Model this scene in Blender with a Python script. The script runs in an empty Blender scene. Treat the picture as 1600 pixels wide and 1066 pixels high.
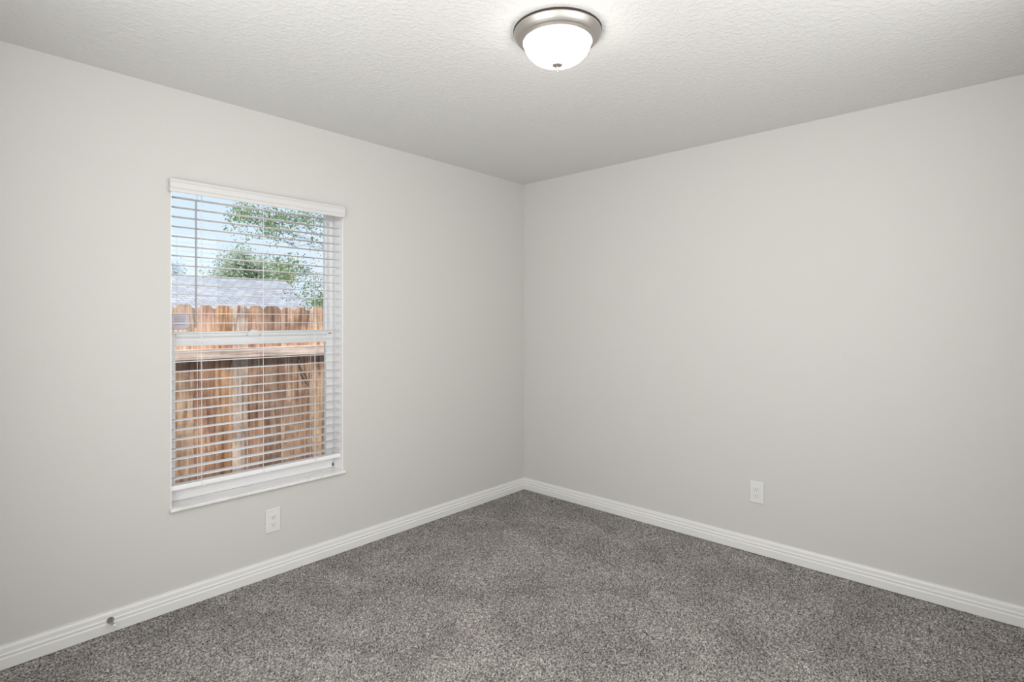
import bpy, bmesh, math, random
import numpy as np
from mathutils import Vector, Matrix

random.seed(7)
C = bpy.context.scene.collection
scn = bpy.context.scene
PI = math.pi

# ------------------------------------------------------------------ camera, world, sun, exposure
FPX = 856.0                                   # focal length in pixels of the 1600 px wide frame
CAM = Vector((-3.309, -2.902, 1.357))
FW = Vector((0.7370, 0.6759, 0.0)); RT = Vector((0.6759, -0.7370, 0.0))
HOR = 499.5
cd = bpy.data.cameras.new('camera'); cam = bpy.data.objects.new('camera', cd); C.objects.link(cam)
cam.location = CAM
cam.rotation_euler = (PI / 2, 0, math.atan2(FW.y, FW.x) - PI / 2)
cd.sensor_width = 36.0; cd.lens = FPX / 1600 * 36.0
cd.shift_y = -(533 - HOR) / 1600.0
cd.clip_start = 0.02; cd.clip_end = 500
scn.camera = cam

scn.view_settings.view_transform = 'Standard'
scn.view_settings.look = 'None'
scn.view_settings.gamma = 1.0
scn.view_settings.use_curve_mapping = False
scn.view_settings.exposure = 0.0

w = bpy.data.worlds.new('sky'); scn.world = w; w.use_nodes = True
nt = w.node_tree; nt.nodes.clear()
tc = nt.nodes.new('ShaderNodeTexCoord'); sx = nt.nodes.new('ShaderNodeSeparateXYZ')
rp = nt.nodes.new('ShaderNodeValToRGB'); bg = nt.nodes.new('ShaderNodeBackground'); wo = nt.nodes.new('ShaderNodeOutputWorld')
rp.color_ramp.elements[0].position = 0.0; rp.color_ramp.elements[0].color = (0.76, 0.86, 0.98, 1)
rp.color_ramp.elements[1].position = 0.9; rp.color_ramp.elements[1].color = (0.30, 0.50, 0.95, 1)
e = rp.color_ramp.elements.new(0.28); e.color = (0.60, 0.765, 0.98, 1)
nt.links.new(tc.outputs['Generated'], sx.inputs[0]); nt.links.new(sx.outputs['Z'], rp.inputs[0])
nt.links.new(rp.outputs[0], bg.inputs['Color']); nt.links.new(bg.outputs[0], wo.inputs[0])
bg.inputs['Strength'].default_value = 1.12

sd = bpy.data.lights.new('sun', 'SUN'); sun = bpy.data.objects.new('sun', sd); C.objects.link(sun)
sd.energy = 4.6; sd.angle = math.radians(2.0); sd.color = (1.0, 0.95, 0.87)
SUN_TO = Vector((0.25, 0.50, -1.0)).normalized()            # the way the light travels
sun.rotation_euler = SUN_TO.to_track_quat('-Z', 'Y').to_euler()
sun.location = (-6, -8, 12)

LAMP_L = 12.0                                 # radiance of the glass bowl of the ceiling lamp

# added fill lights behind the camera
def area(name, loc, aim, sx, sy, watt, col=(1, 1, 1)):
    d = bpy.data.lights.new(name, 'AREA'); d.shape = 'RECTANGLE'; d.size = sx; d.size_y = sy; d.energy = watt; d.color = col
    o = bpy.data.objects.new(name, d); C.objects.link(o); o.location = loc
    o.rotation_euler = Vector(aim).to_track_quat('-Z', 'Z').to_euler()
    return o
area('fill_light_back', (-2.05, -3.16, 1.62), (0.0, 1.0, 0.04), 1.9, 1.3, 27, (1.0, 0.995, 0.985))
area('fill_light_entry', (-3.31, -1.80, 1.50), (1.0, 0.0, 0.06), 2.1, 1.5, 38, (1.0, 0.995, 0.985))

# ------------------------------------------------------------------ helpers
def ray(px, py):
    return FW + RT * ((px - 800) / FPX) + Vector((0, 0, (HOR - py) / FPX))

def atY(px, py, Y):
    d = ray(px, py)
    return CAM + d * ((Y - CAM.y) / d.y)

def atX(px, py, X):
    d = ray(px, py)
    return CAM + d * ((X - CAM.x) / d.x)

def add_box(bm, x0, x1, y0, y1, z0, z1):
    v = [bm.verts.new(p) for p in ((x0, y0, z0), (x1, y0, z0), (x1, y1, z0), (x0, y1, z0),
                                   (x0, y0, z1), (x1, y0, z1), (x1, y1, z1), (x0, y1, z1))]
    for f in ((0, 3, 2, 1), (4, 5, 6, 7), (0, 1, 5, 4), (1, 2, 6, 5), (2, 3, 7, 6), (3, 0, 4, 7)):
        bm.faces.new([v[i] for i in f])

def add_prism(bm, prof, fn, a, b, cap=True):
    """profile points (u, v); fn(u, v, s) gives the place; swept from s=a to s=b"""
    A = [bm.verts.new(fn(u, v, a)) for u, v in prof]
    B = [bm.verts.new(fn(u, v, b)) for u, v in prof]
    n = len(prof)
    for i in range(n):
        j = (i + 1) % n
        bm.faces.new((A[i], A[j], B[j], B[i]))
    if cap:
        bm.faces.new(list(reversed(A))); bm.faces.new(B)

def add_lathe(bm, prof, mat=Matrix(), seg=48):
    """profile (r, z) turned about z"""
    rings = []
    for r, z in prof:
        if r < 1e-6:
            rings.append([bm.verts.new(mat @ Vector((0, 0, z)))])
        else:
            rings.append([bm.verts.new(mat @ Vector((r * math.cos(2 * PI * k / seg), r * math.sin(2 * PI * k / seg), z))) for k in range(seg)])
    for a, b in zip(rings, rings[1:]):
        for k in range(seg):
            q = (k + 1) % seg
            if len(a) == 1 and len(b) == 1: continue
            if len(a) == 1: bm.faces.new((a[0], b[q], b[k]))
            elif len(b) == 1: bm.faces.new((a[k], a[q], b[0]))
            else: bm.faces.new((a[k], a[q], b[q], b[k]))

def add_tube(bm, pts, radii, seg=8):
    pts = [Vector(p) for p in pts]
    if not isinstance(radii, (list, tuple)): radii = [radii] * len(pts)
    rings = []
    for i, p in enumerate(pts):
        t = (pts[min(i + 1, len(pts) - 1)] - pts[max(i - 1, 0)]).normalized()
        u = t.cross(Vector((0, 0, 1)))
        if u.length < 1e-3: u = t.cross(Vector((1, 0, 0)))
        u.normalize(); v = t.cross(u)
        rings.append([bm.verts.new(p + (u * math.cos(2 * PI * k / seg) + v * math.sin(2 * PI * k / seg)) * radii[i]) for k in range(seg)])
    for a, b in zip(rings, rings[1:]):
        for k in range(seg):
            q = (k + 1) % seg
            bm.faces.new((a[k], a[q], b[q], b[k]))
    bm.faces.new(list(reversed(rings[0]))); bm.faces.new(rings[-1])

def obj(name, bm, mat, parent=None, smooth=False, bevel=0.0, seg=2, recalc=True, loc=None):
    if recalc: bmesh.ops.recalc_face_normals(bm, faces=bm.faces)
    if loc is not None:
        bmesh.ops.translate(bm, verts=bm.verts, vec=-Vector(loc))
    me = bpy.data.meshes.new(name); bm.to_mesh(me); bm.free()
    o = bpy.data.objects.new(name, me); C.objects.link(o)
    if mat: me.materials.append(mat)
    if smooth:
        for p in me.polygons: p.use_smooth = True
    if loc is not None and parent is None: o.location = loc
    if parent:
        o.parent = parent
        if loc is not None: o.location = Vector(loc)
        o.matrix_parent_inverse = Matrix.Translation(-parent.location) if parent.parent is None else \
            Matrix.Translation(-(parent.matrix_world.translation if False else world_loc(parent)))
    if bevel:
        m = o.modifiers.new('bevel', 'BEVEL'); m.width = bevel; m.segments = seg; m.limit_method = 'ANGLE'; m.angle_limit = math.radians(40)
    return o

def world_loc(o):
    # all things are only translated, meshes of parts are written in world coordinates
    if o.parent is None: return o.location.copy()
    return o.matrix_parent_inverse.translation + o.location + world_loc(o.parent)

def thing(name, label, cat, loc, group=None):
    o = bpy.data.objects.new(name, None); C.objects.link(o); o.location = loc
    o.empty_display_size = 0.1
    o['label'] = label; o['category'] = cat
    if group: o['group'] = group
    return o

def tag(o, label, cat, group=None, kind=None):
    o['label'] = label; o['category'] = cat
    if group: o['group'] = group
    if kind: o['kind'] = kind
    return o

def structure(o, label=None, cat=None):
    o['kind'] = 'structure'
    if label: o['label'] = label
    if cat: o['category'] = cat
    return o

# ------------------------------------------------------------------ materials
def mat(name, col, rough=0.5, metal=0.0, spec=0.5):
    m = bpy.data.materials.new(name); m.use_nodes = True
    b = m.node_tree.nodes['Principled BSDF']
    b.inputs['Base Color'].default_value = (*col, 1)
    b.inputs['Roughness'].default_value = rough
    b.inputs['Metallic'].default_value = metal
    b.inputs['Specular IOR Level'].default_value = spec
    return m

def N(m, t, **kw):
    n = m.node_tree.nodes.new(t)
    for k, v in kw.items(): setattr(n, k, v)
    return n

def L(m, a, b): m.node_tree.links.new(a, b)
def BS(m): return m.node_tree.nodes['Principled BSDF']

def bump(m, scale, dist, strength=1.0, detail=2.0, kind='noise', ramp=None, rough=0.5):
    t = N(m, 'ShaderNodeTexCoord')
    if kind == 'noise':
        n = N(m, 'ShaderNodeTexNoise'); n.inputs['Scale'].default_value = scale; n.inputs['Detail'].default_value = detail
        n.inputs['Roughness'].default_value = rough
        out = n.outputs['Fac']
    L(m, t.outputs['Object'], n.inputs['Vector'])
    if ramp:
        r = N(m, 'ShaderNodeValToRGB'); r.color_ramp.elements[0].position = ramp[0]; r.color_ramp.elements[1].position = ramp[1]
        L(m, out, r.inputs[0]); out = r.outputs[0]
    b = N(m, 'ShaderNodeBump'); b.inputs['Strength'].default_value = strength; b.inputs['Distance'].default_value = dist
    L(m, out, b.inputs['Height']); L(m, b.outputs[0], BS(m).inputs['Normal'])
    return b

WALL = mat('wall_paint', (0.640, 0.632, 0.612), 0.75, spec=0.25)
bump(WALL, 160, 0.0006, 0.35)
CEIL = mat('ceiling_paint', (0.75, 0.745, 0.735), 0.8, spec=0.2)
bump(CEIL, 60, 0.0022, 0.45, 3.0, ramp=(0.45, 0.62))
TRIM = mat('trim_paint', (0.80, 0.80, 0.785), 0.35)
REVEAL = mat('reveal_paint', (0.90, 0.90, 0.90), 0.5)
VINYL = mat('white_vinyl', (0.87, 0.875, 0.88), 0.35)
BLIND = mat('blind_white', (0.90, 0.90, 0.905), 0.35)
VALANCE = mat('valance_white', (0.69, 0.685, 0.675), 0.45)
CORD = mat('cord_white', (0.85, 0.85, 0.85), 0.7)
WAND = mat('wand_plastic', (0.33, 0.33, 0.34), 0.25)
PLATE = mat('outlet_white', (0.76, 0.76, 0.745), 0.3)
SLOT = mat('slot_dark', (0.06, 0.06, 0.06), 0.6)
RUBBER = mat('white_rubber', (0.8, 0.8, 0.78), 0.6)
DARK = mat('black_speck', (0.012, 0.01, 0.01), 0.7)
GREYLATCH = mat('dark_latch', (0.12, 0.12, 0.12), 0.5)
SILL = mat('marble_sill', (0.80, 0.79, 0.77), 0.25)
t = N(SILL, 'ShaderNodeTexCoord'); n = N(SILL, 'ShaderNodeTexNoise'); n.inputs['Scale'].default_value = 9; n.inputs['Detail'].default_value = 6
n.inputs['Distortion'].default_value = 1.5
r = N(SILL, 'ShaderNodeValToRGB'); r.color_ramp.elements[0].position = 0.35; r.color_ramp.elements[0].color = (0.76, 0.745, 0.72, 1)
r.color_ramp.elements[1].position = 0.5; r.color_ramp.elements[1].color = (0.84, 0.83, 0.81, 1)
L(SILL, t.outputs['Object'], n.inputs['Vector']); L(SILL, n.outputs['Fac'], r.inputs[0]); L(SILL, r.outputs[0], BS(SILL).inputs['Base Color'])

NICKEL = mat('brushed_nickel', (0.50, 0.475, 0.45), 0.46, 1.0)
SHADOWRING = mat('shadow_gap_dark', (0.05, 0.045, 0.04), 0.8)  # shade of the gap at the lamp rim, put in as dark colour
STEEL = mat('spring_metal', (0.30, 0.29, 0.25), 0.22, 1.0)

BOWL = mat('frosted_bowl', (0.9, 0.88, 0.84), 0.35)
b = BS(BOWL)
t = N(BOWL, 'ShaderNodeTexCoord'); n = N(BOWL, 'ShaderNodeTexNoise'); n.inputs['Scale'].default_value = 7; n.inputs['Detail'].default_value = 3
r = N(BOWL, 'ShaderNodeValToRGB'); r.color_ramp.elements[0].color = (1.0, 0.93, 0.84, 1); r.color_ramp.elements[1].color = (1, 0.975, 0.94, 1)
L(BOWL, t.outputs['Object'], n.inputs['Vector']); L(BOWL, n.outputs['Fac'], r.inputs[0]); L(BOWL, r.outputs[0], b.inputs['Emission Color'])
b.inputs['Emission Strength'].default_value = LAMP_L

def glass_mat(name, tint, refl):
    m = bpy.data.materials.new(name); m.use_nodes = True; nt = m.node_tree; nt.nodes.clear()
    tr = N(m, 'ShaderNodeBsdfTransparent'); tr.inputs[0].default_value = (*tint, 1)
    gl = N(m, 'ShaderNodeBsdfGlossy'); gl.inputs['Roughness'].default_value = 0.0; gl.inputs[0].default_value = (1, 1, 1, 1)
    fr = N(m, 'ShaderNodeFresnel'); fr.inputs['IOR'].default_value = refl
    mx = N(m, 'ShaderNodeMixShader'); out = N(m, 'ShaderNodeOutputMaterial')
    L(m, fr.outputs[0], mx.inputs[0]); L(m, tr.outputs[0], mx.inputs[1]); L(m, gl.outputs[0], mx.inputs[2]); L(m, mx.outputs[0], out.inputs[0])
    return m
GLASS = glass_mat('window_glass', (0.985, 0.992, 0.99), 1.25)

def veil_mat(name, col, alpha):
    m = bpy.data.materials.new(name); m.use_nodes = True; nt = m.node_tree; nt.nodes.clear()
    tr = N(m, 'ShaderNodeBsdfTransparent'); df = N(m, 'ShaderNodeBsdfDiffuse'); df.inputs[0].default_value = (*col, 1)
    mx = N(m, 'ShaderNodeMixShader'); mx.inputs[0].default_value = alpha; out = N(m, 'ShaderNodeOutputMaterial')
    L(m, tr.outputs[0], mx.inputs[1]); L(m, df.outputs[0], mx.inputs[2]); L(m, mx.outputs[0], out.inputs[0])
    return m
SCREEN = veil_mat('insect_mesh', (0.03, 0.03, 0.035), 0.24)
STICKER = veil_mat('sticker_film', (0.85, 0.82, 0.90), 0.7)
STICKER_EDGE = veil_mat('sticker_line', (0.50, 0.36, 0.36), 0.8)
STICKER_TEXT = veil_mat('sticker_print', (0.42, 0.42, 0.46), 0.8)

# carpet
CARPET = mat('carpet_pile', (0.2, 0.19, 0.18), 0.95, spec=0.05)
t = N(CARPET, 'ShaderNodeTexCoord')
n1 = N(CARPET, 'ShaderNodeTexNoise'); n1.inputs['Scale'].default_value = 140; n1.inputs['Detail'].default_value = 3; n1.inputs['Roughness'].default_value = 0.75
r1 = N(CARPET, 'ShaderNodeValToRGB')
ce = r1.color_ramp.elements
ce[0].position = 0.38; ce[0].color = (0.052, 0.046, 0.042, 1); ce[1].position = 0.64; ce[1].color = (0.56, 0.54, 0.51, 1)
q = ce.new(0.5); q.color = (0.245, 0.228, 0.212, 1)
n2 = N(CARPET, 'ShaderNodeTexNoise'); n2.inputs['Scale'].default_value = 3.2; n2.inputs['Detail'].default_value = 5; n2.inputs['Roughness'].default_value = 0.6; n2.inputs['Distortion'].default_value = 0.6
r2 = N(CARPET, 'ShaderNodeMapRange'); r2.inputs['From Min'].default_value = 0.3; r2.inputs['From Max'].default_value = 0.7
r2.inputs['To Min'].default_value = 0.76; r2.inputs['To Max'].default_value = 1.22
mx = N(CARPET, 'ShaderNodeVectorMath', operation='SCALE')
L(CARPET, t.outputs['Object'], n1.inputs['Vector']); L(CARPET, t.outputs['Object'], n2.inputs['Vector'])
L(CARPET, n1.outputs['Fac'], r1.inputs[0]); L(CARPET, n2.outputs['Fac'], r2.inputs['Value'])
L(CARPET, r1.outputs[0], mx.inputs[0]); L(CARPET, r2.outputs[0], mx.inputs['Scale'])
L(CARPET, mx.outputs[0], BS(CARPET).inputs['Base Color'])
BS(CARPET).inputs['Sheen Weight'].default_value = 0.15

# outdoors
def wood_mat(name):
    m = mat(name, (0.4, 0.25, 0.15), 0.8, spec=0.15)
    t = N(m, 'ShaderNodeTexCoord'); oi = N(m, 'ShaderNodeObjectInfo')
    mp = N(m, 'ShaderNodeMapping'); mp.inputs['Scale'].default_value = (1, 1, 0.055)
    ad = N(m, 'ShaderNodeVectorMath', operation='ADD'); sc_ = N(m, 'ShaderNodeVectorMath', operation='SCALE')
    cmb = N(m, 'ShaderNodeCombineXYZ')
    L(m, oi.outputs['Random'], cmb.inputs[0]); L(m, oi.outputs['Random'], cmb.inputs[2]); L(m, cmb.outputs[0], sc_.inputs[0]); sc_.inputs['Scale'].default_value = 37.0
    L(m, t.outputs['Object'], ad.inputs[0]); L(m, sc_.outputs[0], ad.inputs[1]); L(m, ad.outputs[0], mp.inputs[0])
    g = N(m, 'ShaderNodeTexNoise'); g.inputs['Scale'].default_value = 38; g.inputs['Detail'].default_value = 5; g.inputs['Distortion'].default_value = 0.8
    L(m, mp.outputs[0], g.inputs['Vector'])
    st = N(m, 'ShaderNodeTexNoise'); st.inputs['Scale'].default_value = 4.0; st.inputs['Detail'].default_value = 5; st.inputs['Roughness'].default_value = 0.65
    L(m, ad.outputs[0], st.inputs['Vector'])
    r = N(m, 'ShaderNodeValToRGB'); r.color_ramp.elements[0].position = 0.33; r.color_ramp.elements[0].color = (0.50, 0.41, 0.36, 1)
    r.color_ramp.elements[1].position = 0.62; r.color_ramp.elements[1].color = (1.25, 1.2, 1.15, 1)
    r3 = N(m, 'ShaderNodeValToRGB'); r3.color_ramp.elements[0].position = 0.36; r3.color_ramp.elements[0].color = (0.55, 0.50, 0.50, 1)
    r3.color_ramp.elements[1].position = 0.60; r3.color_ramp.elements[1].color = (1.1, 1.08, 1.05, 1)
    L(m, g.outputs['Fac'], r.inputs[0]); L(m, st.outputs['Fac'], r3.inputs[0])
    a = N(m, 'ShaderNodeVectorMath', operation='MULTIPLY'); c2 = N(m, 'ShaderNodeVectorMath', operation='MULTIPLY')
    L(m, oi.outputs['Color'], a.inputs[0]); L(m, r.outputs[0], a.inputs[1]); L(m, a.outputs[0], c2.inputs[0]); L(m, r3.outputs[0], c2.inputs[1])
    L(m, c2.outputs[0], BS(m).inputs['Base Color'])
    bp = N(m, 'ShaderNodeBump'); bp.inputs['Distance'].default_value = 0.002; L(m, g.outputs['Fac'], bp.inputs['Height']); L(m, bp.outputs[0], BS(m).inputs['Normal'])
    return m
WOOD = wood_mat('cedar_picket')
def railwood():
    m = WOOD.copy(); m.name = 'cedar_rail'
    for nn in m.node_tree.nodes:
        if nn.type == 'VALTORGB': nn.color_ramp.elements[0].color = (0.72, 0.66, 0.64, 1)
        if nn.type == 'MAPPING': nn.inputs['Scale'].default_value = (0.06, 1, 1)
    return m
RAILW = railwood()

SHINGLE = mat('shingles', (0.5, 0.5, 0.52), 0.9, spec=0.1)
t = N(SHINGLE, 'ShaderNodeTexCoord'); bk = N(SHINGLE, 'ShaderNodeTexBrick')
mp = N(SHINGLE, 'ShaderNodeMapping'); mp.inputs['Scale'].default_value = (1, 1, 1)
bk.inputs['Color1'].default_value = (0.44, 0.44, 0.44, 1); bk.inputs['Color2'].default_value = (0.32, 0.32, 0.33, 1); bk.inputs['Mortar'].default_value = (0.20, 0.20, 0.21, 1)
bk.inputs['Scale'].default_value = 1.0; bk.inputs['Brick Width'].default_value = 0.40; bk.inputs['Row Height'].default_value = 0.34; bk.inputs['Mortar Size'].default_value = 0.02
L(SHINGLE, t.outputs['Object'], mp.inputs[0]); L(SHINGLE, mp.outputs[0], bk.inputs['Vector']); L(SHINGLE, bk.outputs['Color'], BS(SHINGLE).inputs['Base Color'])

def leaf_mat(name, c1, c2):
    m = mat(name, c1, 0.6, spec=0.2)
    t = N(m, 'ShaderNodeTexCoord'); n = N(m, 'ShaderNodeTexNoise'); n.inputs['Scale'].default_value = 3.0; n.inputs['Detail'].default_value = 6; n.inputs['Roughness'].default_value = 0.8
    r = N(m, 'ShaderNodeValToRGB'); r.color_ramp.elements[0].position = 0.35; r.color_ramp.elements[0].color = (*c1, 1)
    r.color_ramp.elements[1].position = 0.65; r.color_ramp.elements[1].color = (*c2, 1)
    L(m, t.outputs['Object'], n.inputs['Vector']); L(m, n.outputs['Fac'], r.inputs[0]); L(m, r.outputs[0], BS(m).inputs['Base Color'])
    # light through the leaf
    tl = N(m, 'ShaderNodeBsdfTranslucent'); L(m, r.outputs[0], tl.inputs[0])
    mx = N(m, 'ShaderNodeMixShader'); mx.inputs[0].default_value = 0.4
    out = m.node_tree.nodes['Material Output']
    L(m, BS(m).outputs[0], mx.inputs[1]); L(m, tl.outputs[0], mx.inputs[2]); L(m, mx.outputs[0], out.inputs[0])
    return m
LEAF_A = leaf_mat('leaf_mid_green', (0.17, 0.26, 0.11), (0.56, 0.66, 0.36))
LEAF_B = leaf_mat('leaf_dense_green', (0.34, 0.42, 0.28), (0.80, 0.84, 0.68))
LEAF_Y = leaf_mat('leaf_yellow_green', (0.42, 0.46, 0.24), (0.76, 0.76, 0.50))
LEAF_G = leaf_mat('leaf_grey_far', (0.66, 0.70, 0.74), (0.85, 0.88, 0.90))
BARK = mat('bark', (0.16, 0.13, 0.12), 0.9, spec=0.1); bump(BARK, 25, 0.01)
STUCCO = mat('stucco', (0.55, 0.52, 0.47), 0.9, spec=0.1); bump(STUCCO, 60, 0.003)
GRASS = mat('grass_ground', (0.10, 0.16, 0.06), 0.95, spec=0.05); bump(GRASS, 30, 0.03, detail=6)
SOFFIT = mat('house_roof', (0.3, 0.29, 0.28), 0.9)

# ------------------------------------------------------------------ room shell
RX0, RY0, H = -3.42, -3.30, 2.44        # room spans x RX0..0, y RY0..0
WX0, WX1, WZ0, WZ1 = -2.501, -1.611, 0.474, 2.010     # window opening
WT = 0.20                               # thickness of the window wall

# floor: carpet with real pile relief
def make_floor():
    step = 0.0045
    nx = int((0.0 - RX0) / step); ny = int((0.0 - RY0) / step)
    xs = np.linspace(RX0, 0.0, nx + 1); ys = np.linspace(RY0, 0.0, ny + 1)
    rng = np.random.default_rng(3)
    X, Y = np.meshgrid(xs, ys)
    Z = rng.random(X.shape) * 0.0065
    # soften half the relief into small tufts
    Z2 = rng.random(X.shape)
    for _ in range(2):
        Z2 = (Z2 + np.roll(Z2, 1, 0) + np.roll(Z2, 1, 1) + np.roll(Z2, -1, 0) + np.roll(Z2, -1, 1)) / 5
    Z2 = (Z2 - 0.5) * 0.022
    Z = Z + Z2 - 0.0065
    X = X + (rng.random(X.shape) - 0.5) * step * 0.6; Y = Y + (rng.random(X.shape) - 0.5) * step * 0.6
    X = np.clip(X, RX0, 0); Y = np.clip(Y, RY0, 0)
    # closed underneath
    co = np.stack([X, Y, Z], -1).reshape(-1, 3).astype(np.float32)
    nvx = nx + 1
    i, j = np.meshgrid(np.arange(nx), np.arange(ny))
    a = (j * nvx + i).ravel()
    faces = np.stack([a, a + 1, a + 1 + nvx, a + nvx], -1).astype(np.int32)
    nb = len(co)
    box = np.array([[RX0, RY0, -0.1], [0, RY0, -0.1], [0, 0, -0.1], [RX0, 0, -0.1], [RX0, RY0, -0.02], [0, RY0, -0.02], [0, 0, -0.02], [RX0, 0, -0.02]], np.float32)
    bf = np.array([[0, 3, 2, 1], [4, 5, 6, 7], [0, 1, 5, 4], [1, 2, 6, 5], [2, 3, 7, 6], [3, 0, 4, 7]], np.int32) + nb
    co = np.concatenate([co, box]); faces = np.concatenate([faces, bf])
    me = bpy.data.meshes.new('floor')
    me.vertices.add(len(co)); me.vertices.foreach_set('co', co.ravel())
    me.loops.add(len(faces) * 4); me.loops.foreach_set('vertex_index', faces.ravel())
    me.polygons.add(len(faces)); me.polygons.foreach_set('loop_start', np.arange(len(faces), dtype=np.int32) * 4)
    me.polygons.foreach_set('loop_total', np.full(len(faces), 4, np.int32))
    me.update(); me.validate()
    me.materials.append(CARPET)
    o = bpy.data.objects.new('floor', me); C.objects.link(o)
    return structure(o, 'wall to wall grey cut pile carpet', 'floor')
make_floor()

bm = bmesh.new(); add_box(bm, RX0 - 0.15, 0.15, RY0 - 0.15, WT, H, H + 0.12)
structure(obj('ceiling', bm, CEIL), 'white knockdown textured ceiling', 'ceiling')
bm = bmesh.new()
for a in ((RX0 - 0.15, WX0, 0, WT, -0.1, H), (WX1, 0.15, 0, WT, -0.1, H), (WX0, WX1, 0, WT, -0.1, WZ0 - 0.0155), (WX0, WX1, 0, WT, WZ1, H)):
    add_box(bm, *a)
structure(obj('wall_left', bm, WALL), 'grey painted wall with the window', 'wall')
bm = bmesh.new(); add_box(bm, 0, 0.15, RY0 - 0.15, 0, -0.1, H)
structure(obj('wall_right', bm, WALL), 'plain grey painted wall', 'wall')
bm = bmesh.new(); add_box(bm, RX0 - 0.15, 0.0, RY0 - 0.15, RY0, -0.1, H)
structure(obj('wall_back', bm, WALL), 'grey painted wall', 'wall')
# wall with the doorway (door closed)
DY0, DY1, DZ = -0.92, -0.16, 2.03
bm = bmesh.new()
for a in ((RX0 - 0.15, RX0, RY0, DY0, -0.1, H), (RX0 - 0.15, RX0, DY1, 0, -0.1, H), (RX0 - 0.15, RX0, DY0, DY1, DZ, H)):
    add_box(bm, *a)
structure(obj('wall_entry', bm, WALL), 'grey painted wall with the door', 'wall')

# baseboards
BP = [(0, 0), (0.0155, 0), (0.0155, 0.038), (0.0145, 0.0415), (0.0120, 0.0435), (0.0120, 0.0500), (0.0135, 0.0520), (0.0135, 0.0555),
      (0.0100, 0.0590), (0.0092, 0.0640), (0.0092, 0.0740), (0.0080, 0.0800), (0.0058, 0.0850), (0.0052, 0.0900), (0, 0.0900)]
def baseboard(name, fn, a, b):
    bm = bmesh.new(); add_prism(bm, [(u, v - 0.0) for u, v in BP], fn, a, b)
    return structure(obj(name, bm, TRIM), 'white moulded baseboard', 'baseboard')
def mitred(name, fn_pt, a, b, ma, mb):
    """run from a to b; the ends are pulled in by the profile depth (mitre)"""
    bm = bmesh.new()
    A = [bm.verts.new(fn_pt(u, v, a + ma * u)) for u, v in BP]; B = [bm.verts.new(fn_pt(u, v, b + mb * u)) for u, v in BP]
    n = len(BP)
    for i in range(n):
        j = (i + 1) % n; bm.faces.new((A[i], A[j], B[j], B[i]))
    bm.faces.new(list(reversed(A))); bm.faces.new(B)
    return structure(obj(name, bm, TRIM), 'white moulded baseboard', 'baseboard')
mitred('baseboard_left', lambda u, v, s: (s, -u, v), RX0, 0.0, 1, -1)
mitred('baseboard_right', lambda u, v, s: (-u, s, v), RY0, 0.0, 1, -1)
mitred('baseboard_back', lambda u, v, s: (s, RY0 + u, v), RX0, 0.0, 1, -1)
mitred('baseboard_entry', lambda u, v, s: (RX0 + u, s, v), RY0, DY0 - 0.06, 1, 0)

# entry door, closed
bm = bmesh.new(); add_box(bm, RX0 - 0.05, RX0 - 0.012, DY0 + 0.003, DY1 - 0.003, 0.012, DZ - 0.003)
door = structure(obj('door_1', bm, TRIM, bevel=0.002), 'white interior door', 'door')
for z0, z1 in ((0.2, 0.95), (1.08, 1.88)):
    for y0, y1 in ((DY0 + 0.11, (DY0 + DY1) / 2 - 0.05), ((DY0 + DY1) / 2 + 0.05, DY1 - 0.11)):
        bm = bmesh.new(); add_box(bm, RX0 - 0.0125, RX0 - 0.006, y0, y1, z0, z1); obj('door_panel', bm, TRIM, door, bevel=0.005)
bm = bmesh.new()
M = Matrix.Translation((RX0 - 0.012, DY0 + 0.07, 0.95)) @ Matrix.Rotation(PI / 2, 4, 'Y')
add_lathe(bm, [(0.0, 0.0), (0.03, 0.0), (0.03, 0.006), (0.012, 0.012), (0.011, 0.035), (0.024, 0.045), (0.027, 0.058), (0.02, 0.07), (0.0, 0.073)], M, 24)
obj('door_handle', bm, NICKEL, door, smooth=True)
bm = bmesh.new()
for a in ((RX0, RX0 + 0.014, DY0 - 0.057, DY0, 0, DZ), (RX0, RX0 + 0.014, DY1, DY1 + 0.057, 0, DZ), (RX0, RX0 + 0.014, DY0 - 0.057, DY1 + 0.057, DZ, DZ + 0.057),
          (RX0 - 0.15, RX0, DY0 - 0.0, DY0 + 0.002, 0, DZ), (RX0 - 0.15, RX0, DY1 - 0.002, DY1, 0, DZ), (RX0 - 0.15, RX0, DY0, DY1, DZ - 0.002, DZ)):
    add_box(bm, *a)
structure(obj('trim_1', bm, TRIM), 'white door casing', 'door casing')
bm = bmesh.new(); add_box(bm, RX0 - 0.22, RX0 - 0.16, DY0 - 0.1, DY1 + 0.1, -0.1, H)
structure(obj('wall_hallway', bm, WALL), 'hallway wall beyond the door', 'wall')

# ------------------------------------------------------------------ window
bm = bmesh.new(); RL = 0.003
for a in ((WX0, WX0 + RL, 0.0, 0.105, WZ0, WZ1), (WX1 - RL, WX1, 0.0, 0.105, WZ0, WZ1), (WX0 + RL, WX1 - RL, 0.0, 0.105, WZ1 - RL, WZ1)):
    add_box(bm, *a)
structure(obj('trim_2', bm, REVEAL), 'white painted window reveal', 'window reveal')

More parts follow.
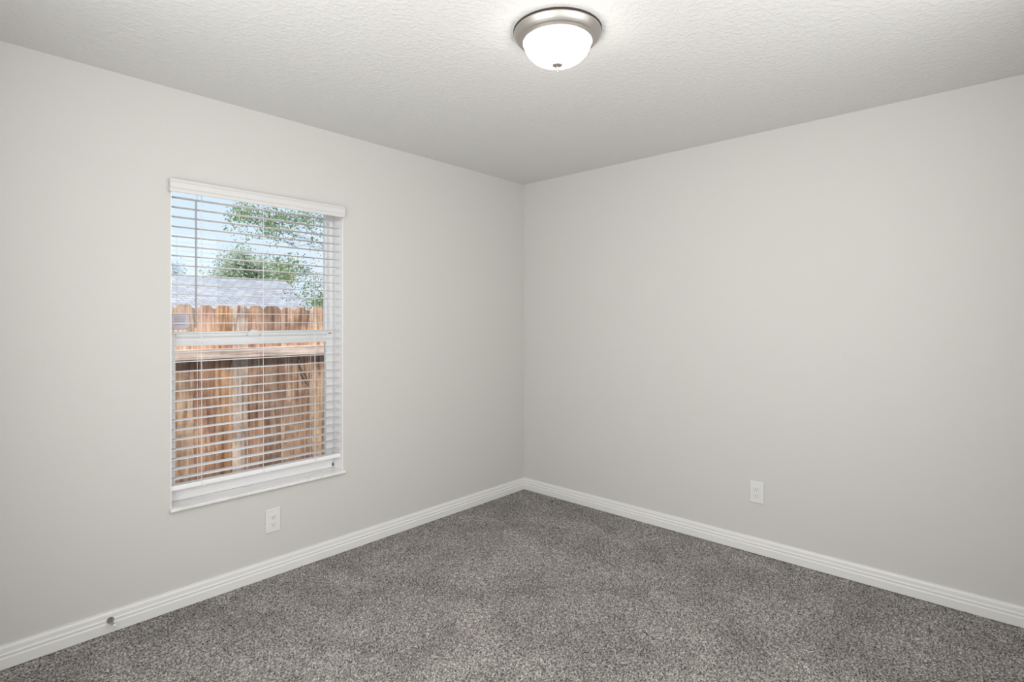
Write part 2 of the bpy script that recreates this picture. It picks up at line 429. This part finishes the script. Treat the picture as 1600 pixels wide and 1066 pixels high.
wroot = bpy.data.objects.new('window_1', None); C.objects.link(wroot); wroot.location = ((WX0 + WX1) / 2, 0.13, WZ0)
structure(wroot, 'white single hung window with a fixed upper pane and a lower sash', 'window')
FXL, FXR = WX0 + 0.003, WX1 - 0.003
Y0, Y1 = 0.105, 0.165
bm = bmesh.new()
fw = 0.024
ZB, ZT = WZ0, WZ1 - 0.003
add_box(bm, FXL, FXL + fw, Y0, Y1, ZB, ZT); add_box(bm, FXR - fw, FXR, Y0, Y1, ZB, ZT)
add_box(bm, FXL + fw, FXR - fw, Y0, Y1, ZB, ZB + 0.022); add_box(bm, FXL + fw, FXR - fw, Y0, Y1, ZT - 0.008, ZT)
obj('window_frame', bm, VINYL, wroot, bevel=0.002)
# upper pane frame
UZ = 1.292
bm = bmesh.new(); uf = 0.012
add_box(bm, FXL + fw, FXL + fw + uf, Y0 + 0.03, Y0 + 0.055, UZ - 0.03, ZT - 0.008); add_box(bm, FXR - fw - uf, FXR - fw, Y0 + 0.03, Y0 + 0.055, UZ - 0.03, ZT - 0.008)
add_box(bm, FXL + fw + uf, FXR - fw - uf, Y0 + 0.03, Y0 + 0.055, UZ - 0.045, UZ + 0.004); add_box(bm, FXL + fw + uf, FXR - fw - uf, Y0 + 0.03, Y0 + 0.055, ZT - 0.014, ZT - 0.008)
obj('upper_sash', bm, VINYL, wroot, bevel=0.0015)
bm = bmesh.new(); add_box(bm, FXL + fw + uf - 0.003, FXR - fw - uf + 0.003, Y0 + 0.040, Y0 + 0.044, UZ + 0.001, ZT - 0.012)
upane = obj('glass_pane', bm, GLASS, wroot)
# lower sash (in front)
bm = bmesh.new(); sf = 0.034
SX0, SX1 = FXL + 0.012, FXR - 0.012
SZ0, SZ1 = ZB + 0.022, UZ - 0.006
ys0, ys1 = Y0 - 0.002, Y0 + 0.028
add_box(bm, SX0, SX0 + sf, ys0, ys1, SZ0, SZ1); add_box(bm, SX1 - sf, SX1, ys0, ys1, SZ0, SZ1)
add_box(bm, SX0 + sf, SX1 - sf, ys0, ys1, SZ0, SZ0 + 0.040)
add_box(bm, SX0 + sf, SX1 - sf, ys0, ys1, SZ1 - 0.060, SZ1 - 0.020)
add_box(bm, SX0 + sf, SX1 - sf, ys0 + 0.006, ys1, SZ1 - 0.020, SZ1 - 0.014)
add_box(bm, SX0 + sf, SX1 - sf, ys0 - 0.004, ys1, SZ1 - 0.014, SZ1)
obj('lower_sash', bm, VINYL, wroot, bevel=0.0015)
bm = bmesh.new(); add_box(bm, SX0 + sf - 0.003, SX1 - sf + 0.003, ys0 + 0.012, ys0 + 0.016, SZ0 + 0.037, SZ1 - 0.057)
obj('glass_pane', bm, GLASS, wroot)
# screen over the lower half, outside
bm = bmesh.new(); zs0, zs1 = ZB + 0.024, UZ - 0.05
v = [bm.verts.new(p) for p in ((FXL + fw, Y1 - 0.006, zs0), (FXR - fw, Y1 - 0.006, zs0), (FXR - fw, Y1 - 0.006, zs1), (FXL + fw, Y1 - 0.006, zs1))]
bm.faces.new(v); obj('insect_screen', bm, SCREEN, wroot)
# latches
lx = atY(396, 522, ys0).x
bm = bmesh.new(); add_box(bm, lx - 0.024, lx + 0.024, ys0 - 0.001, ys0 + 0.024, SZ1, SZ1 + 0.006)
add_lathe(bm, [(0, 0), (0.011, 0), (0.011, 0.009), (0.007, 0.012), (0, 0.012)], Matrix.Translation((lx, ys0 + 0.012, SZ1 + 0.005)), 16)
add_box(bm, lx - 0.002, lx + 0.022, ys0 + 0.001, ys0 + 0.009, SZ1 + 0.010, SZ1 + 0.015)
lock = obj('sash_lock', bm, VINYL, wroot, bevel=0.001)
for sx_ in (-0.035, 0.032):
    bm = bmesh.new(); add_box(bm, lx + sx_ - 0.004, lx + sx_ + 0.006, ys0 - 0.0052, ys0, SZ1 - 0.012, SZ1 - 0.009); obj('lock_screw', bm, GREYLATCH, wroot)
bm = bmesh.new(); add_box(bm, SX1 - 0.022, SX1 - 0.006, ys0 - 0.006, ys0 - 0.002, SZ1 - 0.012, SZ1 - 0.007); obj('tilt_latch', bm, GREYLATCH, wroot)
pl = atY(524, 730, Y0 - 0.001)
bm = bmesh.new(); add_box(bm, WX1 - 0.012, WX1 - 0.0032, 0.098, 0.105, 0.483, 0.500); obj('weep_plug', bm, GREYLATCH, wroot)
# sill
bm = bmesh.new(); add_box(bm, WX0 + 0.001, WX1 - 0.001, -0.001, 0.107, WZ0 - 0.0155, WZ0 + 0.0)
add_box(bm, WX0 - 0.006, WX1 + 0.008, -0.022, 0.0, WZ0 - 0.0155, WZ0)
bmesh.ops.remove_doubles(bm, verts=bm.verts, dist=0.0001)
obj('window_sill', bm, SILL, wroot, bevel=0.004, seg=3)
# sticker on the upper pane
gY = Y0 + 0.0398
a0 = atY(262, 491, gY); a1 = atY(297, 515, gY)
def shield(xa, xb, za, zb, y, n=14):
    pts = [(xa, zb), (xb, zb)]
    zc = za + (zb - za) * 0.42
    for k in range(n + 1):
        a = PI * k / n
        e = 0.55
        c, s = math.cos(a), math.sin(a)
        pts.append(((xa + xb) / 2 + (xb - xa) / 2 * math.copysign(abs(c) ** e, c), zc - (zc - za) * abs(s) ** e))
    return pts
pts = shield(a0.x, a1.x, a1.z, a0.z, gY)
bm = bmesh.new(); f = bm.faces.new([bm.verts.new((x, gY, z)) for x, z in pts])
ex = bmesh.ops.extrude_face_region(bm, geom=[f]); bmesh.ops.translate(bm, verts=[g for g in ex['geom'] if isinstance(g, bmesh.types.BMVert)], vec=(0, -0.0004, 0))
stk = obj('window_sticker', bm, STICKER, wroot)
pin = [(x, z) for x, z in pts]
cx_, cz_ = (a0.x + a1.x) / 2, (a0.z + a1.z) / 2
bm = bmesh.new()
outer = [bm.verts.new((x, gY - 0.0006, z)) for x, z in pts]; inner = [bm.verts.new((cx_ + (x - cx_) * 0.95, gY - 0.0006, cz_ + (z - cz_) * 0.94)) for x, z in pts]
for i in range(len(pts)):
    j = (i + 1) % len(pts); bm.faces.new((outer[i], outer[j], inner[j], inner[i]))
obj('sticker_border', bm, STICKER_EDGE, stk)
bm = bmesh.new()
for k in range(6):
    zz = a0.z - 0.012 - k * 0.008
    add_box(bm, a0.x + 0.03, a1.x - 0.022, gY - 0.0009, gY - 0.0006, zz - 0.0012, zz + 0.0012)
obj('sticker_print', bm, STICKER_TEXT, stk)

# ------------------------------------------------------------------ blind
BX0, BX1 = WX0 + 0.006, WX1 - 0.007
BY0, BY1 = 0.018, 0.068
blind = thing('window_blind', 'white two inch slatted blind hanging open in the window', 'blind', ((BX0 + BX1) / 2, 0.043, 1.96))
# headrail and valance
bm = bmesh.new(); add_box(bm, BX0, BX1, 0.012, 0.066, 1.977, 2.004); obj('headrail', bm, BLIND, blind, bevel=0.002)
VP = [(0.0, 1.953), (-0.003, 1.951), (-0.006, 1.955), (-0.006, 1.968), (-0.010, 1.974), (-0.010, 1.996), (-0.007, 1.999), (-0.010, 2.003), (-0.012, 2.008), (-0.012, 2.011), (0.0, 2.011)]
VX0, VX1, VYF = WX0 - 0.011, WX1 - 0.003, -0.020
bm = bmesh.new(); add_prism(bm, VP, lambda u, v, s: (s, VYF + u, v), VX0, VX1)
add_box(bm, VX0, VX0 + 0.008, VYF, -0.001, 1.953, 2.011); add_box(bm, VX1 - 0.008, VX1, VYF, -0.001, 1.953, 2.011)
obj('valance', bm, VALANCE, blind)
# slats: one mesh, copied
NS = 30
zt = atY(268, 306, 0.02).z; zb = atY(268, 751, 0.02).z
pitch = (zt - zb) / (NS - 1)
def slat_bm():
    bm = bmesh.new()
    n = 8; top = []; bot = []
    for k in range(n + 1):
        u = k / n * 2 - 1
        y = (BY0 + BY1) / 2 + u * 0.025; z = 0.0012 * (1 - u * u)
        top.append((y, z + 0.0014 * (1 - 0.35 * u ** 8))); bot.append((y, z - 0.0014 * (1 - 0.35 * u ** 8)))
    prof = top + bot[::-1]
    add_prism(bm, prof, lambda u, v, s: (s, u, v), BX0, BX1)
    return bm
proto = obj('slat', slat_bm(), BLIND, blind, smooth=False)
for p in proto.data.polygons: p.use_smooth = len(p.vertices) == 4
slats = [proto]
base = proto.location.copy()
for k in range(1, NS):
    c = proto.copy(); C.objects.link(c); slats.append(c)
for k, s in enumerate(slats):
    s.location = base + Vector((0, 0, zb + k * pitch))
    s.rotation_euler = (0, random.uniform(-0.0009, 0.0009), 0)
    s.location.z += 0
for s in slats:   # keep tiny rotations about the slat middle
    th = s.rotation_euler.y; s.location.z += math.sin(th) * (BX0 + BX1) / 2
# bottom rail
BRZ0, BRZ1 = 0.530, 0.568
zr0 = atY(268, 768.5, BY0).z; zr1 = zr0 + 0.022
bm = bmesh.new(); add_prism(bm, [(BY0 + 0.002, zr0), (BY1 - 0.002, zr0), (BY1, zr0 + 0.004), (BY1, zr1 - 0.004), (BY1 - 0.002, zr1), (BY0 + 0.002, zr1), (BY0, zr1 - 0.004), (BY0, zr0 + 0.004)],
                            lambda u, v, s: (s, u, v), BX0, BX1)
obj('bottom_rail', bm, BLIND, blind)
# ladder cords
for lx_ in (-2.366, -2.067, -1.776):
    for yy, nm in ((BY0 - 0.0012, 'ladder_cord'), (BY1 + 0.0012, 'ladder_cord')):
        bm = bmesh.new(); add_tube(bm, [(lx_, yy, zr1), (lx_, yy, 1.98)], 0.0008, 6)
        obj(nm, bm, CORD, blind)
    bm = bmesh.new(); add_tube(bm, [(lx_ + 0.012, (BY0 + BY1) / 2, zr1), (lx_ + 0.012, (BY0 + BY1) / 2, 1.98)], 0.0010, 6)
    obj('lift_cord', bm, CORD, blind)
    bm = bmesh.new()
    add_tube(bm, [(lx_ + 0.004, BY0 - 0.002, zr1 + 0.012), (lx_ - 0.002, BY0 - 0.004, zr1 + 0.004), (lx_ + 0.006, BY0 - 0.005, zr0 + 0.010), (lx_ + 0.001, BY0 - 0.004, zr0 + 0.002), (lx_ + 0.016, BY0 - 0.003, zr0 - 0.003), (lx_ + 0.020, BY0 - 0.004, zr0 + 0.004)], 0.0013, 6)
    obj('cord_knot', bm, CORD, blind, smooth=True)
# tilt wand with hook
wt = atY(306, 303, 0.004); wb = atY(306, 512, 0.004)
bm = bmesh.new(); add_tube(bm, [(wt.x, 0.004, 1.930), (wt.x, 0.004, wb.z + 0.03), (wt.x, 0.004, wb.z + 0.028), (wt.x, 0.004, wb.z)], [0.0036, 0.0036, 0.0046, 0.0046], 6)
wand = obj('tilt_wand', bm, WAND, blind)
bm = bmesh.new(); add_tube(bm, [(wt.x, 0.006, 1.966), (wt.x, 0.000, 1.955), (wt.x, 0.000, 1.940), (wt.x, 0.004, 1.928)], 0.0014, 6)
obj('wand_hook', bm, BLIND, wand)

# ------------------------------------------------------------------ ceiling lamp
LX, LY = -1.675, -1.635
lamp = thing('ceiling_light', 'round brushed nickel flush ceiling light with a lit frosted glass bowl', 'ceiling light', (LX, LY, H))
M = Matrix.Translation((LX, LY, H))
bm = bmesh.new(); add_lathe(bm, [(0, 0), (0.1655, 0), (0.1655, -0.004), (0.155, -0.005), (0, -0.005)], M, 96); obj('shadow_gap_ring', bm, SHADOWRING, lamp, smooth=False)  # thin dark ring standing in for the shadow gap under the ceiling
bm = bmesh.new()
add_lathe(bm, [(0.10, -0.005), (0.160, -0.005), (0.1635, -0.006), (0.1645, -0.009), (0.1625, -0.013), (0.1590, -0.019), (0.1545, -0.026), (0.1500, -0.031), (0.1478, -0.0325),
               (0.1465, -0.0345), (0.1430, -0.0350), (0.1405, -0.0385), (0.1365, -0.0405), (0.1355, -0.0420), (0.1335, -0.0425), (0.1310, -0.0445), (0.1285, -0.0445), (0.1272, -0.0425), (0.1268, -0.036), (0.1268, -0.020), (0.10, -0.012)], M, 128)
obj('metal_pan', bm, NICKEL, lamp, smooth=True)
bm = bmesh.new()
prof = []
for k in range(0, 17):
    a = PI / 2 * k / 16
    prof.append((0.1258 * math.cos(a) ** 0.90 if k < 16 else 0.0, -0.040 - 0.084 * math.sin(a)))
add_lathe(bm, [(0.122, -0.028)] + prof, M, 96)
obj('glass_bowl', bm, BOWL, lamp, smooth=True)
bm = bmesh.new()
zf = -0.1225
add_lathe(bm, [(0.0, zf), (0.0195, zf + 0.0005), (0.0205, zf - 0.002), (0.0175, zf - 0.0065), (0.0085, zf - 0.0095), (0.0048, zf - 0.0115), (0.0042, zf - 0.0150),
               (0.0062, zf - 0.0175), (0.0068, zf - 0.0205), (0.0048, zf - 0.0235), (0.0024, zf - 0.0255), (0.0034, zf - 0.0285), (0.0018, zf - 0.0310), (0.0, zf - 0.0315)], M, 32)
obj('finial', bm, NICKEL, lamp, smooth=True)

# ------------------------------------------------------------------ outlets
def outlet(label, loc, rz):
    """built facing -y at the origin, then turned and placed"""
    root = thing('wall_outlet', label, 'electrical outlet', loc, 'white wall outlets')
    T = Matrix.Translation(loc) @ Matrix.Rotation(rz, 4, 'Z')
    def part(name, fill, m, parent=root, bevel=0.0, seg=2):
        bm = bmesh.new(); fill(bm); bmesh.ops.transform(bm, matrix=T, verts=bm.verts)
        return obj(name, bm, m, parent, bevel=bevel, seg=seg)
    part('face_plate', lambda bm: add_box(bm, -0.0395, 0.0395, -0.0062, 0.0, -0.062, 0.062), PLATE, bevel=0.0028, seg=3)
    for sz in (-1, 1):
        zc = 0.0195 * sz
        def face(bm):
            pts = []
            for k in range(24):
                a = 2 * PI * k / 24
                x = max(-0.0145, min(0.0145, 0.0175 * math.cos(a))); z = max(-0.0135, min(0.0135, 0.0175 * math.sin(a)))
                pts.append((x, z + zc))
            add_prism(bm, pts, lambda u, v, s: (u, s, v), -0.0088, -0.006)
        fc = part('receptacle', face, PLATE, bevel=0.0006)
        for x_, hh in ((-0.0064, 0.0042), (0.0064, 0.0034)):
            part('slot', lambda bm: add_box(bm, x_ - 0.0009, x_ + 0.0009, -0.0091, -0.0085, zc + 0.0015 - hh, zc + 0.0015 + hh), SLOT, fc)
        part('ground_hole', lambda bm: add_prism(bm, [(0.0022 * math.cos(2 * PI * k / 10), zc - 0.0078 + 0.0022 * math.sin(2 * PI * k / 10)) for k in range(10)], lambda u, v, s: (u, s, v), -0.0091, -0.0085), SLOT, fc)
    part('screw', lambda bm: add_prism(bm, [(0.0032 * math.cos(2 * PI * k / 12), 0.0032 * math.sin(2 * PI * k / 12)) for k in range(12)], lambda u, v, s: (u, s, v), -0.0078, -0.006), PLATE)
    return root
outlet('white duplex outlet low on the wall below the window', (-2.0245, -0.0005, 0.292), 0)
outlet('white duplex outlet low on the plain wall without a window', (-0.0005, -1.800, 0.354), -PI / 2)

# ------------------------------------------------------------------ door stop
ds = thing('door_stop', 'small metal door stop with white rubber tip screwed to the baseboard', 'door stop', (-2.735, -0.0125, 0.053))
M = Matrix.Translation((-2.735, -0.0125, 0.053)) @ Matrix.Rotation(PI / 2, 4, 'X')
bm = bmesh.new(); add_lathe(bm, [(0, -0.001), (0.0135, -0.001), (0.0138, 0.002), (0.0120, 0.005), (0.0060, 0.024), (0.0030, 0.034), (0.0030, 0.040), (0, 0.040)], M, 32); obj('base_cone', bm, STEEL, ds, smooth=True)
bm = bmesh.new()
pts = [M @ Vector((0.0042 * math.cos(k * 0.9), 0.0042 * math.sin(k * 0.9), 0.034 + k * 0.00042)) for k in range(70)]
add_tube(bm, pts, 0.0010, 6); obj('spring', bm, STEEL, ds, smooth=True)
bm = bmesh.new(); add_lathe(bm, [(0, 0.060), (0.0062, 0.060), (0.0068, 0.064), (0.0068, 0.072), (0.0050, 0.0745), (0.0020, 0.0745), (0.0018, 0.072), (0, 0.072)], M, 24)
tip = obj('rubber_tip', bm, RUBBER, ds, smooth=False)
bm = bmesh.new(); add_lathe(bm, [(0, 0.0722), (0.0020, 0.0722), (0.0020, 0.0748), (0, 0.0748)], M, 12); obj('tip_hole', bm, SLOT, tip)

# black crumb on the carpet
d = ray(862.5, 784); p = CAM + d * ((0.003 - CAM.z) / d.z)
bm = bmesh.new(); bmesh.ops.create_icosphere(bm, subdivisions=2, radius=0.007, matrix=Matrix.Translation(p + Vector((0, 0, 0.003))) @ Matrix.Diagonal((1.5, 0.9, 0.75, 1)))
for v in bm.verts: v.co += Vector((random.uniform(-1, 1), random.uniform(-1, 1), random.uniform(-1, 1))) * 0.0008
tag(obj('crumb', bm, DARK), 'tiny black crumb on the carpet near the corner', 'debris')

# ------------------------------------------------------------------ outdoors
GZ = -0.36
bm = bmesh.new(); add_box(bm, -40, 60, WT, 90, GZ - 0.2, GZ)
structure(obj('ground', bm, GRASS), 'grassy ground outside', 'ground')
# the house's own outer wall below the floor, its eave and roof (they shade the side yard)
bm = bmesh.new(); add_box(bm, -8, RX0 - 0.15, 0.0, WT, GZ, 2.56); add_box(bm, 0.15, 6, 0.0, WT, GZ, 2.56); add_box(bm, RX0 - 0.15, 0.15, 0.001, WT, GZ, -0.1); add_box(bm, RX0 - 0.15, 0.15, 0.05, WT, H + 0.12, 2.6)
structure(obj('wall_outer', bm, STUCCO), 'outer stucco wall of the house', 'wall')
bm = bmesh.new(); add_prism(bm, [(0.62, 2.56), (0.62, 2.70), (-5.0, 4.6), (-5.0, 2.62), (0.0, 2.62), (0.0, 2.56)], lambda u, v, s: (s, u, v), -8, 6)
structure(obj('roof_eave', bm, SOFFIT), 'roof and eave of the house', 'roof')

# fence
FY = 1.95
fence = thing('wooden_fence', 'weathered cedar dog ear picket fence close outside the window', 'fence', (-1.2, FY, GZ))
edges = [(-1.933, -1.796), (-1.767, -1.643), (-1.640, -1.503), (-1.500, -1.372), (-1.369, -1.242), (-1.239, -1.090), (-1.087, -0.966), (-0.963, -0.842), (-0.803, -0.665)]
tones = [(0.58, 0.43, 0.31), (0.55, 0.33, 0.22), (0.52, 0.32, 0.19), (0.62, 0.52, 0.45), (0.46, 0.29, 0.20), (0.40, 0.27, 0.20), (0.55, 0.38, 0.28), (0.50, 0.33, 0.23), (0.66, 0.46, 0.31)]
x = -1.936
while x > -5.5:
    edges.insert(0, (x - 0.138, x)); tones.insert(0, random.choice([(0.52, 0.33, 0.22), (0.58, 0.42, 0.30), (0.44, 0.29, 0.21)])); x -= 0.141
x = -0.662
while x < 3.2:
    edges.append((x, x + 0.138)); tones.append(random.choice([(0.52, 0.33, 0.22), (0.58, 0.42, 0.30), (0.44, 0.29, 0.21)])); x += 0.141
for k, ((xa, xb), tn) in enumerate(zip(edges, tones)):
    zt_ = 1.470 + random.uniform(-0.006, 0.006); tilt = random.uniform(-0.004, 0.004)
    e_ = 0.028
    pr = [(xa, GZ + 0.03), (xb, GZ + 0.03), (xb, zt_ - e_), (xb - e_, zt_), (xa + e_, zt_), (xa, zt_ - e_)]
    if abs(xa + 1.767) < 1e-6: pr = pr[:1] + pr[1:-1] + [(xa, zt_ - e_), (xa - 0.004, 1.40), (xa - 0.026, 1.25)]; pr[0] = (xa - 0.026, GZ + 0.03)
    if abs(xa + 0.803) < 1e-6: pr = pr[:1] + pr[1:-1] + [(xa, zt_ - e_), (xa - 0.004, 1.42), (xa - 0.035, 1.24)]; pr[0] = (xa - 0.036, GZ + 0.03)
    yo = random.uniform(-0.002, 0.002)
    bm = bmesh.new(); add_prism(bm, pr, lambda u, v, s: (u, s, v), FY + yo, FY + yo + 0.016)
    o = obj('picket', bm, WOOD, fence, loc=((xa + xb) / 2, FY, 0.5)); o.color = (*[min(1, c * 1.25 + 0.06) for c in tn], 1)
zr = [1.075, 0.32, -0.22]
rt = atY(290, 547, FY - 0.04).z; rb = atY(290, 563.5, FY - 0.04).z
for k, (za, zb_) in enumerate(((rb, rt), (0.30, 0.39), (-0.2, -0.11))):
    if k == 1: continue
    bm = bmesh.new(); add_box(bm, -5.5, 3.2, FY - 0.041, FY - 0.003, za, zb_)
    o = obj('fence_rail', bm, RAILW, fence, bevel=0.003); o.color = (1.0, 0.86, 0.79, 1)
for px_ in (-3.9, -1.83, -0.865, 1.5):
    bm = bmesh.new(); add_box(bm, px_, px_ + 0.089, FY + 0.020, FY + 0.109, GZ - 0.1, 1.445)
    o = obj('fence_post', bm, WOOD, fence); o.color = (0.42, 0.34, 0.28, 1)

tw = bmesh.new()
Yt = FY - 0.010
add_tube(tw, [atY(467, 560, Yt), atY(468, 570, Yt - .01), atY(470, 577, Yt - .015), atY(474, 582, Yt - .02), atY(478, 588, Yt - .02), atY(480, 594, Yt - .01), atY(482, 600, Yt)], [.006, .006, .007, .006, .005, .004, .002], 6)
add_tube(tw, [atY(474, 582, Yt - .02), atY(472, 590, Yt - .02), atY(471, 596, Yt)], [.004, .003, .001], 5)
tag(obj('dry_twig', tw, BARK, smooth=True), 'thin dark dry twig hanging on the fence pickets under the rail', 'twig')

# neighbour's roof
RYD = 24.0
ra = atY(268, 431.5, RYD); rb_ = atY(447, 439.5, RYD)
ridge_z = (ra.z + rb_.z) / 2
EY = 18.5; ez = 1.72
ex_ = atY(489, 481, EY).x + 0.2
XL = -12.0
nb = thing('neighbor_house', 'neighbouring house with pale grey shingle roof beyond the fence', 'house', (XL / 2, 20, GZ))
bm = bmesh.new()
R0 = Vector((XL, RYD, ridge_z)); R1 = Vector((rb_.x, RYD, ridge_z)); E0 = Vector((XL, EY, ez)); E1 = Vector((ex_, EY, ez))
B1 = Vector((ex_, 2 * RYD - EY, ez)); B0 = Vector((XL, 2 * RYD - EY, ez))
vs = [bm.verts.new(p) for p in (R0, R1, E0, E1, B1, B0)]
bm.faces.new((vs[2], vs[3], vs[1], vs[0])); bm.faces.new((vs[3], vs[4], vs[1])); bm.faces.new((vs[0], vs[1], vs[4], vs[5]))
vs2 = [bm.verts.new(p - Vector((0, 0, 0.15))) for p in (E0, E1, B1, B0)]
bm.faces.new((vs2[0], vs2[1], vs2[2], vs2[3])); bm.faces.new((vs[2], vs[3], vs2[1], vs2[0])); bm.faces.new((vs[3], vs[4], vs2[2], vs2[1]))
bm.faces.new((vs[0], vs[2], vs2[0])); 
obj('roof', bm, SHINGLE, nb)
bm = bmesh.new(); add_box(bm, XL, ex_ - 0.5, EY + 0.5, 2 * RYD - EY - 0.5, GZ, ez - 0.1); obj('wall', bm, STUCCO, nb)

def add_leaf(bm, p, size, rng):
    d = Vector((rng.gauss(0, 1), rng.gauss(0, 1), rng.gauss(0, 1) - 0.5)).normalized()
    s = d.cross(Vector((rng.gauss(0, 1), rng.gauss(0, 1), rng.gauss(0, 1)))).normalized()
    n = d.cross(s)
    a = p - d * size * 0.5; c = p + d * size * 0.5
    l = p + s * size * 0.27 + n * size * 0.08; r_ = p - s * size * 0.27 + n * size * 0.08
    va, vc, vl, vr, vm = (bm.verts.new(q) for q in (a, c, l, r_, p - n * size * 0.02))
    bm.faces.new((va, vl, vm)); bm.faces.new((vl, vc, vm)); bm.faces.new((vc, vr, vm)); bm.faces.new((vr, va, vm))

def wobble(a, b, n, amp, rng):
    pts = []
    for k in range(n + 1):
        f = k / n; p = a.lerp(b, f)
        if 0 < k < n: p = p + Vector((rng.gauss(0, amp), rng.gauss(0, amp), rng.gauss(0, amp)))
        pts.append(p)
    return pts

def tree(name, label, trunk_px, Y, clusters, leafmat, leaf, nper, depth, seed, trunk_r=0.12, branch_r=0.02, trunk_top=380, cat='tree'):
    """clusters: (px, py, rx, ry, weight) at distance Y"""
    rng = random.Random(seed)
    k_px = (Y - CAM.y) / FPX / 0.95        # metres per pixel there
    foot = atY(trunk_px, HOR, Y); foot.z = GZ
    root = thing(name, label, cat, foot, 'trees beyond the fence' if cat == 'tree' else None)
    bt = bmesh.new()
    top = atY(trunk_px, trunk_top, Y)
    tp = wobble(foot, top, 6, trunk_r * 0.8, rng)
    add_tube(bt, tp, [trunk_r * (1 - 0.12 * k) for k in range(7)], 8)
    bl = bmesh.new()
    for (px, py, rx, ry, wgt) in clusters:
        c = atY(px, py, Y) + Vector((0, rng.uniform(-depth, depth) * 0.5, 0))
        st = min(tp, key=lambda q: (q - c).length + abs(q.z - (c.z - 0.3)))
        br = wobble(st, c, 5, (c - st).length * 0.04, rng)
        add_tube(bt, br, [branch_r * (1 - 0.15 * q) for q in range(6)], 5)
        n = int(nper * wgt)
        ntw = max(2, n // 22); tw = []
        for q in range(ntw):
            e2 = c + Vector((rng.gauss(0, rx * 0.5) * k_px, rng.gauss(0, depth * 0.25), rng.gauss(0, ry * 0.5) * k_px))
            tw.append(e2)
            s0 = br[rng.choice((3, 4, 5))]
            add_tube(bt, wobble(s0, e2, 3, 0.03, rng), [branch_r * 0.35, branch_r * 0.28, branch_r * 0.2, branch_r * 0.12], 4)
        for q in range(n):
            e2 = rng.choice(tw)
            add_leaf(bl, e2 + Vector((rng.gauss(0, leaf * 1.6), rng.gauss(0, leaf * 1.6), rng.gauss(0, leaf * 1.5))), leaf * rng.uniform(0.6, 1.2), rng)
    obj('trunk', bt, BARK, root)
    f = obj('foliage', bl, leafmat, root, recalc=False)
    return root

tree('leafy_tree', 'loose green tree with thin hanging branches beyond the right end of the fence', 545, 7.0,
     [(372, 322, 12, 7, .5), (395, 330, 14, 9, 1.2), (415, 338, 16, 10, 1.3), (440, 335, 18, 10, 1.2), (455, 345, 14, 9, .9), (475, 340, 14, 12, .7), (500, 342, 12, 14, .8), (428, 358, 14, 9, 1.0),
      (380, 340, 14, 6, .5), (365, 346, 7, 6, .2), (383, 372, 6, 9, .2), (415, 365, 10, 9, .4), (450, 370, 10, 7, .3), (480, 382, 12, 7, .3), (500, 372, 12, 14, .3),
      (455, 408, 12, 8, .7), (465, 420, 9, 9, .7), (445, 410, 6, 5, .3), (490, 415, 12, 9, .4), (500, 440, 12, 12, .5), (475, 445, 10, 9, .3), (495, 462, 12, 8, .4), (480, 465, 6, 6, .15), (530, 330, 20, 20, 1.5), (560, 400, 30, 30, 2), (450, 315, 40, 9, 1.2), (540, 290, 40, 25, 2)],
     LEAF_A, 0.054, 265, 1.0, 5, trunk_r=0.05, branch_r=0.0045, trunk_top=350)
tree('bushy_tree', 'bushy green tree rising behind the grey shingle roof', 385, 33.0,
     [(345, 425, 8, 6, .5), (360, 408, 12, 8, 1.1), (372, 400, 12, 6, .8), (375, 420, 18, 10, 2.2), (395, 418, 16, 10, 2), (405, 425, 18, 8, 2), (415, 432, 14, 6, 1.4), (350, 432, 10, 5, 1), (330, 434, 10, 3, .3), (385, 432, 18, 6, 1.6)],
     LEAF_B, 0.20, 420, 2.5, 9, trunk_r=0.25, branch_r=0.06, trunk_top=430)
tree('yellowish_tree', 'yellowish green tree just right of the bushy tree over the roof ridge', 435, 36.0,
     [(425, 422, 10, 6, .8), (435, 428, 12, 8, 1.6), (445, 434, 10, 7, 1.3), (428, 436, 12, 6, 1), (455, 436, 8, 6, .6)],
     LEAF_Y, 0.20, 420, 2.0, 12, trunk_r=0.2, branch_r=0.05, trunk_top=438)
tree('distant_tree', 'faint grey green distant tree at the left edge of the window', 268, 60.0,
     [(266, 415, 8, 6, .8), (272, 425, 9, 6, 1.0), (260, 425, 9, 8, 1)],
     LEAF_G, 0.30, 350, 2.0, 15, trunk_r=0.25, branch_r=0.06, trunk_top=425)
tree('hedge_bush', 'low green bush above the fence top below the hanging branches', 503, 6.0,
     [(492, 478, 6, 6, .7), (502, 475, 7, 7, 1.2), (510, 472, 8, 8, 1.4), (525, 474, 12, 10, 2)],
     LEAF_A, 0.05, 260, 0.6, 18, trunk_r=0.04, branch_r=0.012, trunk_top=490, cat='bush')
